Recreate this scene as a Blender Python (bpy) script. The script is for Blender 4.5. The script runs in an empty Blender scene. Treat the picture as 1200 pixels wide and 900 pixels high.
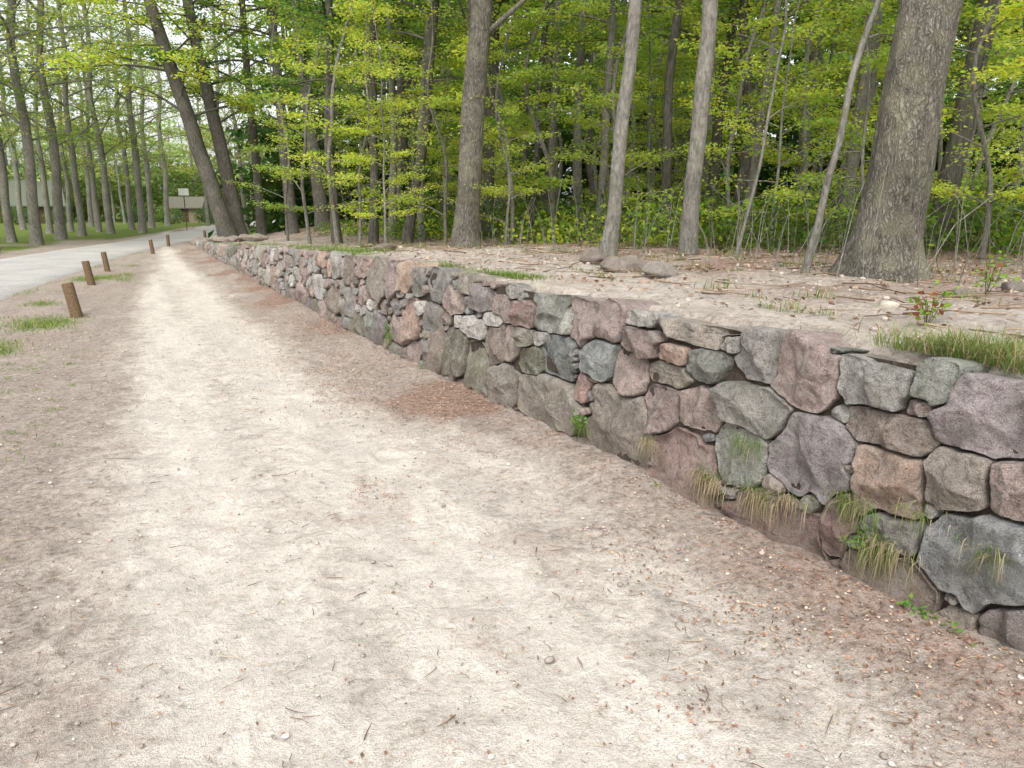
import bpy, math, numpy as np
from mathutils import Vector
rng=np.random.default_rng(7)
D2R=math.pi/180
# ------------------------------------------------------------ noise
def _h(ix,iy,iz,seed):
    v=np.sin(ix*127.1+iy*311.7+iz*74.7+seed*19.19)*43758.5453
    return v-np.floor(v)
def vn(x,y,z=0.0,seed=0):
    x=np.asarray(x,float);y=np.asarray(y,float);z=np.asarray(z,float)+0*x
    xi=np.floor(x);yi=np.floor(y);zi=np.floor(z)
    fx=x-xi;fy=y-yi;fz=z-zi
    fx=fx*fx*(3-2*fx);fy=fy*fy*(3-2*fy);fz=fz*fz*(3-2*fz)
    r=0
    for a in (0,1):
        for b in (0,1):
            for c in (0,1):
                w=(fx if a else 1-fx)*(fy if b else 1-fy)*(fz if c else 1-fz)
                r=r+w*_h(xi+a,yi+b,zi+c,seed)
    return r*2-1
def fbm(x,y,z=0.0,seed=0,o=4):
    r=0;a=1;t=0
    for i in range(o):
        r=r+a*vn(np.asarray(x)*2**i,np.asarray(y)*2**i,np.asarray(z)*2**i,seed+i);t+=a;a*=.5
    return r/t
def ss(a,b,x):
    t=np.clip((x-a)/(b-a),0,1);return t*t*(3-2*t)
# ------------------------------------------------------------ mesh accumulator
class Acc:
    def __init__(s): s.v=[];s.c=[];s.f=[];s.m=[];s.n=0;s.sm=[]
    def add(s,v,faces,mat=0,col=(1,1,1,1),smooth=True):
        v=np.asarray(v,float).reshape(-1,3)
        c=np.asarray(col,float)
        if c.ndim==1: c=np.tile(c,(len(v),1))
        if c.shape[1]==3: c=np.hstack([c,np.ones((len(c),1))])
        s.v.append(v);s.c.append(c)
        for f in (faces if isinstance(faces,list) else [faces]):
            f=np.asarray(f,int)
            if len(f)==0: continue
            s.f.append(f+s.n);s.m.append(np.full(len(f),mat));s.sm.append(np.full(len(f),smooth))
        s.n+=len(v)
    def mesh(s,name,mats):
        V=np.vstack(s.v);C=np.vstack(s.c)
        loops=np.concatenate([f.ravel() for f in s.f])
        tot=np.concatenate([np.full(len(f),f.shape[1]) for f in s.f])
        st=np.concatenate([[0],np.cumsum(tot)[:-1]])
        me=bpy.data.meshes.new(name)
        me.vertices.add(len(V));me.vertices.foreach_set('co',V.astype(np.float32).ravel())
        me.loops.add(len(loops));me.loops.foreach_set('vertex_index',loops.astype(np.int32))
        me.polygons.add(len(tot));me.polygons.foreach_set('loop_start',st.astype(np.int32))
        me.polygons.foreach_set('material_index',np.concatenate(s.m).astype(np.int32))
        me.polygons.foreach_set('use_smooth',np.concatenate(s.sm).astype(bool))
        me.update(calc_edges=True)
        ca=me.color_attributes.new(name='Col',type='FLOAT_COLOR',domain='POINT')
        ca.data.foreach_set('color',C.astype(np.float32).ravel())
        for m in mats: me.materials.append(m)
        me.validate()
        return me
    def obj(s,name,mats,loc=(0,0,0)):
        return place(name,s.mesh(name,mats),loc)
def place(name,me,loc=(0,0,0),rz=0,sc=1):
    o=bpy.data.objects.new(name,me);bpy.context.scene.collection.objects.link(o)
    o.location=loc;o.rotation_euler=(0,0,rz)
    o.scale=(sc,sc,sc) if np.isscalar(sc) else sc
    return o
def gridfaces(nu,nv,wrap=False):
    i=np.arange(nu-1)[:,None];j=np.arange(nv if wrap else nv-1)[None,:]
    j2=(j+1)%nv
    return np.stack([i*nv+j+0*j,i*nv+j2,(i+1)*nv+j2,(i+1)*nv+j],-1).reshape(-1,4)
def srgb(r,g,b):
    f=lambda c:((c/255+.055)/1.055)**2.4 if c>10 else c/255/12.92
    return np.array([f(r),f(g),f(b)])
# ------------------------------------------------------------ materials
def newmat(name):
    m=bpy.data.materials.new(name);m.use_nodes=True
    t=m.node_tree;t.nodes.clear()
    return m,t
def N(t,ty,**k):
    n=t.nodes.new(ty)
    for a,b in k.items():
        if a.startswith('i_'):
            key=a[2:]
            key=int(key) if key.isdigit() else key.replace('_',' ')
            if isinstance(b,bpy.types.NodeSocket): t.links.new(b,n.inputs[key])
            else: n.inputs[key].default_value=b
        else: setattr(n,a,b)
    return n
def ramp(t,fac,pts):
    n=N(t,'ShaderNodeValToRGB',i_0=fac);e=n.color_ramp.elements
    while len(e)<len(pts): e.new(.5)
    for q,(p,c) in zip(e,pts):
        q.position=p;q.color=(c,c,c,1) if np.isscalar(c) else (c[0],c[1],c[2],1)
    return n.outputs[0]
def mix(t,fac,a,b,mode='MIX'):
    n=N(t,'ShaderNodeMix',data_type='RGBA',blend_type=mode)
    for idx,v in ((0,fac),(6,a),(7,b)):
        if isinstance(v,bpy.types.NodeSocket): t.links.new(v,n.inputs[idx])
        else: n.inputs[idx].default_value=v if idx==0 else (v[0],v[1],v[2],1)
    return n.outputs[2]
def mathn(t,op,a,b=0.0,clamp=False):
    n=N(t,'ShaderNodeMath',operation=op,use_clamp=clamp,i_0=a,i_1=b);return n.outputs[0]
def noise(t,vec,scale,detail=4,rough=.55,dist=0.0):
    return N(t,'ShaderNodeTexNoise',i_Vector=vec,i_Scale=scale,i_Detail=detail,i_Roughness=rough,i_Distortion=dist).outputs[0]
def finish(t,col,height=None,bump=.3,dist=.02,rough=.9,spec=.3):
    b=N(t,'ShaderNodeBsdfPrincipled',i_Roughness=rough)
    b.inputs['Specular IOR Level'].default_value=spec
    if isinstance(col,bpy.types.NodeSocket): t.links.new(col,b.inputs['Base Color'])
    else: b.inputs['Base Color'].default_value=(*col[:3],1)
    if height is not None:
        bp=N(t,'ShaderNodeBump',i_Height=height,i_Strength=bump,i_Distance=dist)
        t.links.new(bp.outputs[0],b.inputs['Normal'])
    N(t,'ShaderNodeOutputMaterial',i_Surface=b.outputs[0])
def coords(t): return N(t,'ShaderNodeTexCoord').outputs['Object']
def vcol(t): return N(t,'ShaderNodeVertexColor',layer_name='Col')
def stone_mat():
    m,t=newmat('granite_fieldstone');co=coords(t);vc=vcol(t)
    n14=noise(t,co,13,6,.75,.3);n22=noise(t,co,36,5,.78);n120=noise(t,co,210,3,.75)
    sp=ramp(t,n120,[(.36,.60),(.5,1.0),(.62,1.35)])
    bl=ramp(t,noise(t,co,6,4,.7),[(.3,.70),(.7,1.25)])
    c=mix(t,1,vc.outputs[0],sp,'MULTIPLY');c=mix(t,1,c,bl,'MULTIPLY')
    c=mix(t,.85,c,ramp(t,n22,[(.36,.52),(.52,1.08)]),'MULTIPLY')
    c=mix(t,ramp(t,n14,[(.51,0),(.62,.5)]),c,(.44,.425,.385))
    c=mix(t,ramp(t,noise(t,co,19,5,.7),[(.58,0),(.66,.45)]),c,(.13,.115,.095))
    mo=ramp(t,noise(t,co,4.5,5,.72),[(.54,0),(.68,.5)])
    z=N(t,'ShaderNodeSeparateXYZ',i_0=co).outputs[2]
    c=mix(t,mo,c,(.11,.11,.065))
    lo=mathn(t,'MULTIPLY',ramp(t,z,[(.0,1),(.28,0)]),.55)
    c=mix(t,lo,c,(.22,.17,.135))
    h=mathn(t,'ADD',n22,mathn(t,'ADD',mathn(t,'MULTIPLY',n120,.22),mathn(t,'MULTIPLY',n14,1.0)))
    finish(t,c,h,1.0,.04,.94,.18);return m
def soil_mat():
    m,t=newmat('joint_soil');co=coords(t)
    c=ramp(t,noise(t,co,14,5,.7),[(.3,(.022,.018,.014)),(.6,(.065,.05,.038)),(.75,(.04,.05,.02))])
    finish(t,c,noise(t,co,40,4),.8,.02);return m
def ground_mat(name):
    m,t=newmat(name);co=coords(t);vc=vcol(t);s=N(t,'ShaderNodeSeparateColor',i_0=vc.outputs[0])
    R,G,B=s.outputs[0],s.outputs[1],s.outputs[2]
    mp=N(t,'ShaderNodeMapping',i_Vector=co,i_Scale=(1.6,.4,1)).outputs[0]
    n1=noise(t,mp,1.7,5,.7);n2=noise(t,co,26,5,.78);n3=noise(t,co,190,2,.7);n9=noise(t,co,6,6,.78,.4)
    dirt=ramp(t,n2,[(.28,srgb(104,92,83)),(.5,srgb(157,145,134)),(.72,srgb(186,176,166))])
    sand=ramp(t,n2,[(.25,srgb(168,158,147)),(.48,srgb(202,194,183)),(.75,srgb(216,209,199))])
    lit=ramp(t,n2,[(.3,srgb(92,72,60)),(.5,srgb(143,120,106)),(.7,srgb(176,156,143))])
    gr=ramp(t,n2,[(.3,srgb(66,76,34)),(.6,srgb(108,124,54)),(.75,srgb(140,142,92))])
    def br(x,amp=.6,lo=.28,hi=.72):
        q=mathn(t,'ADD',x,mathn(t,'MULTIPLY',mathn(t,'SUBTRACT',n9,.5),amp*2))
        return ramp(t,q,[(lo,0),(hi,1)])
    c=mix(t,br(R,.6,.05,.78),dirt,sand);c=mix(t,br(B),c,lit);c=mix(t,br(G),c,gr)
    c=mix(t,1,c,ramp(t,n1,[(.3,.84),(.6,1.05)]),'MULTIPLY')
    c=mix(t,1,c,ramp(t,n9,[(.32,.87),(.56,1.05)]),'MULTIPLY')
    c=mix(t,1,c,ramp(t,n3,[(.3,.66),(.5,1.0),(.7,1.18)]),'MULTIPLY')
    h=mathn(t,'ADD',mathn(t,'ADD',n2,mathn(t,'MULTIPLY',n3,.3)),mathn(t,'MULTIPLY',n9,1.3))
    finish(t,c,h,.8,.03,.95,.15);return m
def road_mat():
    m,t=newmat('worn_road');co=coords(t);n=noise(t,co,12,5,.75);n1=noise(t,co,.8,4,.6)
    c=ramp(t,n,[(.3,srgb(152,149,145)),(.7,srgb(182,179,174))])
    c=mix(t,1,c,ramp(t,n1,[(.3,.82),(.7,1.08)]),'MULTIPLY')
    finish(t,c,n,.3,.01,.9,.2);return m
def bark_mat(name,dark,light,moss=(.12,.13,.06),sc=1.0,bump=.8,mo_lo=.55,zs=.16,cr=0.0):
    m,t=newmat(name);co=coords(t)
    mp=N(t,'ShaderNodeMapping',i_Vector=co,i_Scale=(1,1,zs)).outputs[0]
    n=noise(t,mp,26*sc,6,.75,.5);n2=noise(t,co,4,4,.6)
    c=ramp(t,n,[(.36,dark),(.5,(np.array(dark)+np.array(light))/2),(.64,light)])
    h=n
    if cr:
        nc=N(t,'ShaderNodeTexNoise',i_Vector=co,i_Scale=14.0,i_Detail=4.0).outputs[1]
        vo=N(t,'ShaderNodeTexVoronoi',feature='DISTANCE_TO_EDGE',i_Vector=N(t,'ShaderNodeMapping',i_Vector=mix(t,.07,co,nc),i_Scale=(1,1,.22)).outputs[0],i_Scale=44.0).outputs[0]
        e=ramp(t,vo,[(0,.4),(.3,1)])
        c=mix(t,cr,c,e,'MULTIPLY');h=mathn(t,'ADD',n,mathn(t,'MULTIPLY',e,.7))
    c=mix(t,ramp(t,n2,[(mo_lo,0),(mo_lo+.15,.55)]),c,moss)
    c=mix(t,1,c,ramp(t,noise(t,co,1.6,3),[(.3,.75),(.7,1.2)]),'MULTIPLY')
    finish(t,c,h,bump,.03,.95,.12);return m
def leaf_mat(name,tr=.45,rnd=.35):
    m,t=newmat(name);vc=vcol(t);oi=N(t,'ShaderNodeObjectInfo').outputs['Random']
    k=ramp(t,oi,[(0,(1-rnd*1.3,1-rnd*.9,1-rnd*.6)),(.5,(1,1,1)),(1,(1+rnd*.95,1+rnd*.7,1+rnd*.3))])
    c=mix(t,1,vc.outputs[0],k,'MULTIPLY')
    d=N(t,'ShaderNodeBsdfDiffuse',i_Color=c)
    tl=N(t,'ShaderNodeBsdfTranslucent',i_Color=mix(t,1,c,(1.65,1.6,.95),'MULTIPLY'))
    a=N(t,'ShaderNodeMixShader',i_0=tr,i_1=d.outputs[0],i_2=tl.outputs[0])
    N(t,'ShaderNodeOutputMaterial',i_Surface=a.outputs[0]);return m
def vc_mat(name,rough=.9,nz=60,amp=.3):
    m,t=newmat(name);co=coords(t);vc=vcol(t);n=noise(t,co,nz,3,.7)
    c=mix(t,1,vc.outputs[0],ramp(t,n,[(.3,1-amp),(.7,1+amp)]),'MULTIPLY')
    finish(t,c,n,.4,.01,rough,.2);return m
M_stone=stone_mat();M_soil=soil_mat();M_ground=ground_mat('ground_dirt');M_road=road_mat()
M_bark=bark_mat('beech_bark',(.11,.105,.088),(.28,.265,.225),zs=.4)
M_barkd=bark_mat('dark_bark',(.05,.045,.037),(.15,.14,.115),(.08,.09,.045),zs=.25)
M_oak=bark_mat('oak_bark',(.12,.108,.088),(.32,.295,.245),(.23,.225,.15),1.3,1.0,.46,.25,.85)
M_leaf=leaf_mat('spring_leaf',.5,.35);M_leafd=leaf_mat('shade_leaf',.45,.45)
M_vc=vc_mat('litter');M_grass=leaf_mat('grass_blade',.3,.05)
M_wood=vc_mat('weathered_wood',.85,40,.4)
# ------------------------------------------------------------ wall curve / terrain
_ky=np.array([-4,1.6,3.45,6.06,9.8,17.7,33,40]);_kx=np.array([3.1,2.6,2.42,2.20,1.91,1.50,.77,.45])
_pf=np.polyfit(_ky,_kx,3)
def Xw(y): return np.polyval(_pf,np.clip(y,-5,40))
def Hw(y): return np.interp(y,[-5,10,13,17.5,25,33],[1.03,1.03,.95,.78,.52,.32])
YEND=33.5
def terr(d,y):
    base=Hw(y)-.025
    far=1.02+.05*fbm(d*.2,y*.2,0,5)+.15*ss(8,30,d)
    near=base+.035*fbm(d*1.5,y*1.5,0,9)
    z=near+(far-near)*ss(.8,7,d)
    drop=ss(YEND,YEND+14,y)
    return z*(1-drop)-.06*drop+ .045*fbm(d*3,y*3,0,14)*ss(.3,1.0,d)
# ------------------------------------------------------------ lower ground
def axis(lo,hi,fl,fh,st,g):
    a=list(np.arange(fl,fh,st));s=st
    while a[-1]<hi: s*=g;a.append(a[-1]+s)
    s=st;b=[]
    x=fl
    while x>lo: s*=g;x-=s;b.append(x)
    return np.array(b[::-1]+a)
_ry=np.array([-20,10,16,24,30,42,76,120.]);_rx=np.array([-6.5,-5.2,-4.7,-3.9,-3.5,-.8,4.5,16])
_fy=np.arange(-20,120,.5);_fx=np.convolve(np.pad(np.interp(_fy,_ry,_rx),10,'edge'),np.ones(21)/21,'valid')
def road_c(y): return np.interp(y,_fy,_fx)
def lit_patch(x,y): return fbm(x*1.3,y*.9,0,8)
_fr=np.random.default_rng(44);_F=[]
for k in range(90):
    _F.append((_fr.uniform(-.9,1.7),_fr.uniform(1.1,9),_fr.normal(0,.25),_fr.uniform(.11,.15)))
def dents(x,y):
    r=0*x
    for (cx,cy,th,L) in _F:
        dx=x-cx;dy=y-cy;m=(np.abs(dx)<.3)&(np.abs(dy)<.3)
        if not m.any(): continue
        u=dx[m]*math.cos(th)+dy[m]*math.sin(th);v=-dx[m]*math.sin(th)+dy[m]*math.cos(th)
        q=np.sqrt((u/.05)**2+(v/L)**2)
        r[m]+=-.008*ss(1.1,.8,q)+.005*np.exp(-((q-1.25)/.2)**2)
    return r
def rut(x,y): return .5+.5*np.cos((x+.15*fbm(y*.3,0*y,0,61)-.15+.048*y)*2*math.pi/.95)
def gh(x,y):
    return .018*fbm(x*3,y*3,0,1)+.010*fbm(x*9,y*9,0,17,2)+.06*ss(.6,0,Xw(y)-x)
GSPOT=((-1.8,12.3,.42),(-2.1,10.2,.32),(-1.9,20,.4))
def build_ground():
    xs=axis(-400,400,-2.6,3.0,.03,1.07);ys=axis(-60,600,.6,7,.03,1.04)
    X,Y=np.meshgrid(xs,ys,indexing='ij')
    dw=Xw(Y)-X;rd=np.abs(X-road_c(Y))
    trk=rut(X,Y)
    z=(gh(X,Y)+dents(X,Y))*(dw>-1)+.03*fbm(X*.5,Y*.5,0,2)*ss(2,12,np.hypot(X,Y))*ss(1.6,3,rd)
    z=z-.010*trk*ss(-1,-.6,X)*ss(.5,1,dw)
    z=np.where((dw<-.3)&(Y<YEND+2),-.15,z)
    z=z*ss(1.3,2.2,rd)
    w=.30*fbm(X*.8,Y*.5,0,3)+.16*fbm(X*3,Y*3,0,33)
    band=.75+.25*fbm(Y*.35,Y*0,0,4)+.30*ss(4,8,Y)-.2*ss(12,20,Y)
    sand=ss(-1.05,-.15,X+w)*ss(band-.55,band+.5,dw+w)
    sand=sand*(.62+.45*trk)
    road=ss(1.9,1.6,rd)*(Y>-30)
    pt=lit_patch(X,Y)
    lit=ss(band+.5,.1,dw+w*1.3)*ss(-.9,-.2,dw+.8)*np.clip(.36+1.4*pt,0,1)*(.5+.65*ss(3,6,Y))
    lit=np.maximum(lit,ss(-.3,-1.8,X+w)*(1-road)*(.10+.5*fbm(X*1.2,Y*.7,0,6)))
    lit=np.maximum(lit,.35*ss(.25,.5,fbm(X*2.1,Y*1.6,0,88)))
    g=ss(-.95,-1.3,X+w)*ss(-2.9,-2.3,X-w)*(1.1*fbm(X*.9,Y*.5,0,12)-.12)*ss(3,9,Y)
    for cx,cy,q in GSPOT: g=np.maximum(g,.8*np.exp(-((X-cx)**2+(Y-cy)**2*.3)/q**2))
    g=np.maximum(g,ss(1.7,4,rd)*ss(-4,-6,X)*ss(10,30,Y)*(.62+.6*fbm(X*.3,Y*.3,0,13)))
    g=np.maximum(g,ss(38,50,Y)*ss(1.9,3,rd)*.8)
    C=np.stack([sand*(1-road),np.clip(g,0,1)*(1-road),np.clip(lit,0,1),np.ones_like(X)],-1).reshape(-1,4)
    a=Acc();a.add(np.stack([X,Y,z],-1).reshape(-1,3),gridfaces(len(xs),len(ys))[:,::-1],0,C)
    a.obj('ground',[M_ground])
    ys=np.arange(-18,118,.5);u=np.array([-1.72,-1.68,-1.2,-.6,0,.6,1.2,1.68,1.72]);hz=np.array([-.03,.012,.03,.04,.045,.04,.03,.012,-.03])
    Y,U=np.meshgrid(ys,u,indexing='ij');e=.12*fbm(Y*.8,U*.7,0,91)
    a=Acc();a.add(np.stack([road_c(Y)+U+e*(np.abs(U)>1.3),Y,hz[None]+0*Y],-1).reshape(-1,3),gridfaces(len(ys),9)[:,::-1],0)
    a.obj('road',[M_road])
build_ground()
def build_terrace():
    ds=np.concatenate([[.12,.14],np.arange(.17,6,.06)]);s=.06
    l=list(ds)
    while l[-1]<300: s*=1.08;l.append(l[-1]+s)
    ds=np.array(l)
    ys=axis(-40,YEND+16,1,10,.06,1.04)
    Dd,Y=np.meshgrid(ds,ys,indexing='ij')
    z=terr(Dd,Y)+.02*fbm(Dd*9,Y*9,0,15,2)*ss(.9,.3,Dd)
    z=z-(Dd<.15)*.3-(np.abs(Dd-.17)<.01)*.05
    X=Xw(Y)+Dd+.12
    w=fbm(X*.8,Y*.8,0,21)
    sand=ss(3.0,1.0,Dd+w)*.3
    lit=.15+ss(1.5,5,Dd+w*1.5)*.5+.5*fbm(X*1.7,Y*1.7,0,22)
    g=np.clip(ss(.9,.2,Dd)*fbm(X*0+5,Y*.9,0,24)*1.5,0,1)+ss(4,10,Dd)*np.clip(fbm(X*.3,Y*.3,0,27)+.3,0,1)
    C=np.stack([sand,np.clip(g,0,1),np.clip(lit,0,1),np.ones_like(X)],-1).reshape(-1,4)
    a=Acc();a.add(np.stack([X,Y,z],-1).reshape(-1,3),gridfaces(len(ds),len(ys))[:,::-1],0,C)
    a.obj('terrace_ground',[M_ground])
build_terrace()
# ------------------------------------------------------------ stone wall
# measured stones: distance along the wall, height of centre, width, height (cm), colour key
CK=dict(G=(158,153,146),T=(164,153,138),K=(170,148,139),N=(146,148,137),P=(153,142,141),O=(184,153,132),R=(164,133,123),B=(150,133,119),L=(190,185,176),U=(143,147,144),V=(130,126,106))
tab="171 86 32 28P,191 93 18 16N,216 89 34 24G,252 84 37 31K,281 88 28 26G,325 96 58 18T,343 79 28 11O,315 78 28 16N,302 92 18 10L,370 81 35 17K,374 97 29 13L,404 89 27 24K,431 87 37 33K,478 88 44 34N,453 84 16 20L,514 81 29 20R,547 81 43 19K,588 85 45 21P,410 65 32 27U,458 58 44 29U,380 61 31 30K,345 67 36 14T,496 47 32 21V,512 64 26 15T,346 46 29 31K,315 53 35 23K,278 63 47 25G,206 71 38 15B,240 49 44 37P,284 36 34 32N,202 49 31 30O,175 58 24 24T,156 61 17 21K,383 22 63 55T,320 14 56 50R,466 23 86 38T,426 42 15 22R,162 32 37 36U,145 9 23 25P,253 10 54 32R,220 25 16 29R,196 31 22 15G,191 6 41 27B,586 27 42 43V,534 21 42 33T,630 31 44 47V,670 26 37 48B,558 52 39 34B,531 56 25 26K,601 59 50 17L,645 78 45 23K,565 70 33 15L,692 56 47 29G"
S=[]
for e in tab.split(','):
    a,b,c,d=e[:-1].split();S.append([float(a)/100,float(b)/100,float(c)/200*1.04,float(d)/200*1.04,rng.uniform(2.6,5.),0.,e[-1]])
keys=list('GTKNPORBLUVGKTKGTG')
def darts(n,hlo,hhi,k):
    for i in range(n):
        s=rng.uniform(-4,YEND);zt=float(Hw(s))
        h=rng.uniform(hlo,hhi)*(1.2-.35*rng.random());wd=h*rng.uniform(.95,1.8)
        z=rng.uniform(0,1)*(zt-.03)
        A=np.array([q[:4] for q in S])
        m=np.maximum(np.abs(A[:,0]-s)/(A[:,2]+wd),np.abs(A[:,1]-z)/(A[:,3]+h))*.6+.4*np.hypot((A[:,0]-s)/(A[:,2]+wd),(A[:,1]-z)/(A[:,3]+h))
        if (m>k).all() and z+h*.5<zt: S.append([s,z,wd,h,rng.uniform(2.4,6),rng.uniform(-.4,.4),keys[rng.integers(len(keys))]])
darts(1500,.15,.22,.86);darts(3000,.10,.15,.86);darts(4500,.065,.10,.86);darts(4500,.035,.06,.86);darts(2000,.02,.035,.84)
A=np.array([q[:6] for q in S])
def metric(j,x,y):
    a,b,w,h,p,r=[A[j,k][:,None] for k in range(6)]
    dx=x[None]-a;dy=y[None]-b;c,s=np.cos(r),np.sin(r)
    u=np.abs(dx*c+dy*s)/w;v=np.abs(-dx*s+dy*c)/h
    return (u**p+v**p)**(1/p)
wall=Acc()
for i in range(len(S)):
    s,z,w0,h0,_,_=A[i]
    top=float(Hw(s))+rng.uniform(-.055,.055);tsl=rng.uniform(-.12,.12)
    nb=np.where((np.abs(A[:,0]-s)<(w0+A[:,2])*1.7)&(np.abs(A[:,1]-z)<(h0+A[:,3])*1.9))[0];nb=nb[nb!=i]
    near=s<10
    n=96 if s<5.5 else (52 if near else 26)
    th=np.linspace(0,2*math.pi,n,endpoint=False)
    ux,uy=np.cos(th)*w0,np.sin(th)*h0;ul=np.hypot(ux,uy);ux/=ul;uy/=ul
    tt=np.linspace(.02,1.0,64)*max(w0,h0)*1.45
    Xs=(s+ux[:,None]*tt).ravel();Ys=(z+uy[:,None]*tt).ravel()
    mi=metric(np.array([i]),Xs,Ys)[0]
    mo=metric(nb,Xs,Ys).min(0) if len(nb) else mi*0+9
    tl=top+tsl*(Xs-s)
    ok=((mi<mo)&(mi<1.38)&(Ys<tl)&(Ys>-.15))
    # random chipped-off corners: straight cuts give split-stone outlines
    for q in range(4):
        a_=rng.uniform(0,2*math.pi);ok&=((Xs-s)*math.cos(a_)/w0+(Ys-z)*math.sin(a_)/h0)<rng.uniform(1.02,1.3)
    ok=ok.reshape(n,-1)
    f=(mo-mi).reshape(n,-1)
    idx=np.where(ok.all(1),ok.shape[1]-1,np.argmin(ok,1)-1);idx=np.maximum(idx,0)
    rad=tt[idx].copy()
    i2=np.minimum(idx+1,63);fa=f[np.arange(n),idx];fb=f[np.arange(n),i2]
    lin=(fb<0)&(fa>0);rad=np.where(lin,tt[idx]+(tt[i2]-tt[idx])*fa/(fa-fb+1e-9),rad)
    pr=np.stack([s+ux*rad,z+uy*rad],-1)
    x,y=pr[:,0],pr[:,1];ar=.5*abs(np.dot(x,np.roll(y,-1))-np.dot(y,np.roll(x,-1)))
    if ar<.0008: continue
    istop=y.max()>top-.03
    cen=pr.mean(0)
    for _ in range(1): pr=.25*np.roll(pr,1,0)+.5*pr+.25*np.roll(pr,-1,0)
    v=pr-cen;rd=np.linalg.norm(v,axis=1);gap=rng.uniform(.004,.012)
    v=v*(1-gap*(1+1.2*fbm(pr[:,0]*9,pr[:,1]*9,i*1.3,41))/np.maximum(rd,.02))[:,None]
    size=math.sqrt(ar)
    v=v*(1+.03*fbm(pr[:,0]*20,pr[:,1]*20,i*3.1,40))[:,None]
    bul=rng.uniform(.024,.058)*min(1.2,size/.22)
    back=.34 if istop else .14
    prof=[(.90,-back),(.97,-.07),(.99,-.035),(1.0,-.012),(.988,.004),(.96,bul*.5),(.91,bul*.74),(.82,bul*.88),(.66,bul*.96),(.48,bul*1.02),(.32,bul*1.04),(.16,bul*1.05)]
    if not near: prof=[prof[k] for k in (0,2,4,6,8,10)]
    if istop: prof.insert(1,(.96,-.20))
    tilt=rng.uniform(-.17,.17,2);off=rng.uniform(-.022,.022)
    planes=[(rng.normal(0,.48,2),rng.uniform(.55,1.1)*bul) for _ in range(5)]
    V=[]
    for (k,dp) in prof:
        p=v*k;d=np.full(n,dp)
        if dp>0.003:
            for pn,pc in planes: d=np.minimum(d,pc+p@pn)
            d=np.maximum(d,-.008)
        if dp>-.02: d=d+(p@tilt)*min(1,(1-k)*12+.2)
        if dp>-.15:
            nz=fbm((p[:,0]+cen[0])*8,(p[:,1]+cen[1])*8,d*9+i*1.7,50)*.020+fbm((p[:,0]+cen[0])*28,(p[:,1]+cen[1])*28,i*.7,55,3)*.012
            d=d+nz*(1.1 if dp>-.02 else .5)+off
        Sx=cen[0]+p[:,0];Z=cen[1]+p[:,1]
        if dp<-.1 and istop: Z=Z-.015
        V.append(np.stack([Xw(Sx)+.12*Z-d,Sx,Z],-1))
    m=len(V);V=np.vstack(V);cx=V[-n:].mean(0);V=np.vstack([V,cx[None]])
    base=srgb(*CK[S[i][6]]);lum=base@np.array([.33,.56,.11])
    base=lum+(base-lum)*(.72 if base[0]>base[2] else .5);base=base*rng.uniform(.84,1.2)*(1+rng.uniform(-.015,.015,3))*np.array([1.01,1,.985])
    j=np.arange(n);fan=np.stack([(m-1)*n+j,(m-1)*n+(j+1)%n,np.full(n,m*n)],-1)
    wall.add(V,[gridfaces(m,n,True),fan],0,base)
ys=np.arange(-4,YEND+.05,.05);zs=np.linspace(-.2,1,20)
Y,Zt=np.meshgrid(ys,zs,indexing='ij');Zh=-.15+(Hw(Y)-.05+.15)*(Zt+.2)/1.2
Xc=Xw(Y)+.12*Zh+.05+.025*fbm(Y*9,Zh*9,0,60)
wall.add(np.stack([Xc,Y,Zh],-1).reshape(-1,3),gridfaces(len(ys),20),1)
wall.add([[Xw(YEND)+.0,YEND,-.1],[Xw(YEND)+.5,YEND,-.1],[Xw(YEND)+.5,YEND,.28],[Xw(YEND)+.03,YEND,.28]],np.array([[0,1,2,3]]),1)
wall.obj('stone_wall',[M_stone,M_soil])
# ------------------------------------------------------------ trees
def tube(acc,Pt,Rd,n,mat=0,col=(1,1,1,1),rough=0.,seed=0):
    Pt=np.asarray(Pt,float);Rd=np.asarray(Rd,float)
    T=np.gradient(Pt,axis=0);T/=np.linalg.norm(T,axis=1)[:,None]+1e-9
    ref=np.array([1.,0,0]) if abs(T[:,0]).mean()<.7 else np.array([0,1.,0])
    A=np.cross(T,ref);A/=np.linalg.norm(A,axis=1)[:,None]+1e-9;B=np.cross(T,A)
    th=np.linspace(0,2*math.pi,n,endpoint=False)
    rr=Rd[:,None]*np.ones((1,n))
    if rough: rr=rr*(1+rough*fbm(np.cos(th)[None]*2.2+Pt[:,2:3]*0,np.sin(th)[None]*2.2+0*Pt[:,2:3],Pt[:,2:3]*1.2+0*th[None],seed))
    V=Pt[:,None]+rr[...,None]*(np.cos(th)[None,:,None]*A[:,None]+np.sin(th)[None,:,None]*B[:,None])
    acc.add(V.reshape(-1,3),gridfaces(len(Pt),n,True)[:,::-1],mat,col)
def leaves(acc,pos,size,col,mat,r,tilt=.45,asp=.36):
    n=len(pos)
    if n==0:return
    nm=r.normal(0,tilt,(n,3));nm[:,2]+=1;nm/=np.linalg.norm(nm,axis=1)[:,None]
    a=r.normal(0,1,(n,3));a-=nm*(a*nm).sum(1)[:,None];a/=np.linalg.norm(a,axis=1)[:,None]
    b=np.cross(nm,a);s=(size*r.uniform(.65,1.25,n))[:,None]
    V=np.stack([pos,pos+a*.5*s+b*asp*s+nm*.07*s,pos+a*s-nm*.08*s,pos+a*.5*s-b*asp*s+nm*.07*s],1)
    acc.add(V.reshape(-1,3),np.arange(4*n).reshape(n,4),mat,np.repeat(col,4,0),smooth=False)
def leafcol(r,n,base,var=.22,yel=.25):
    base=np.array(base);k=r.uniform(1-var,1+var,n)[:,None]
    c=base[None]*k;c[:,0]*=1+yel*r.uniform(-1,1,n);return c
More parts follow.
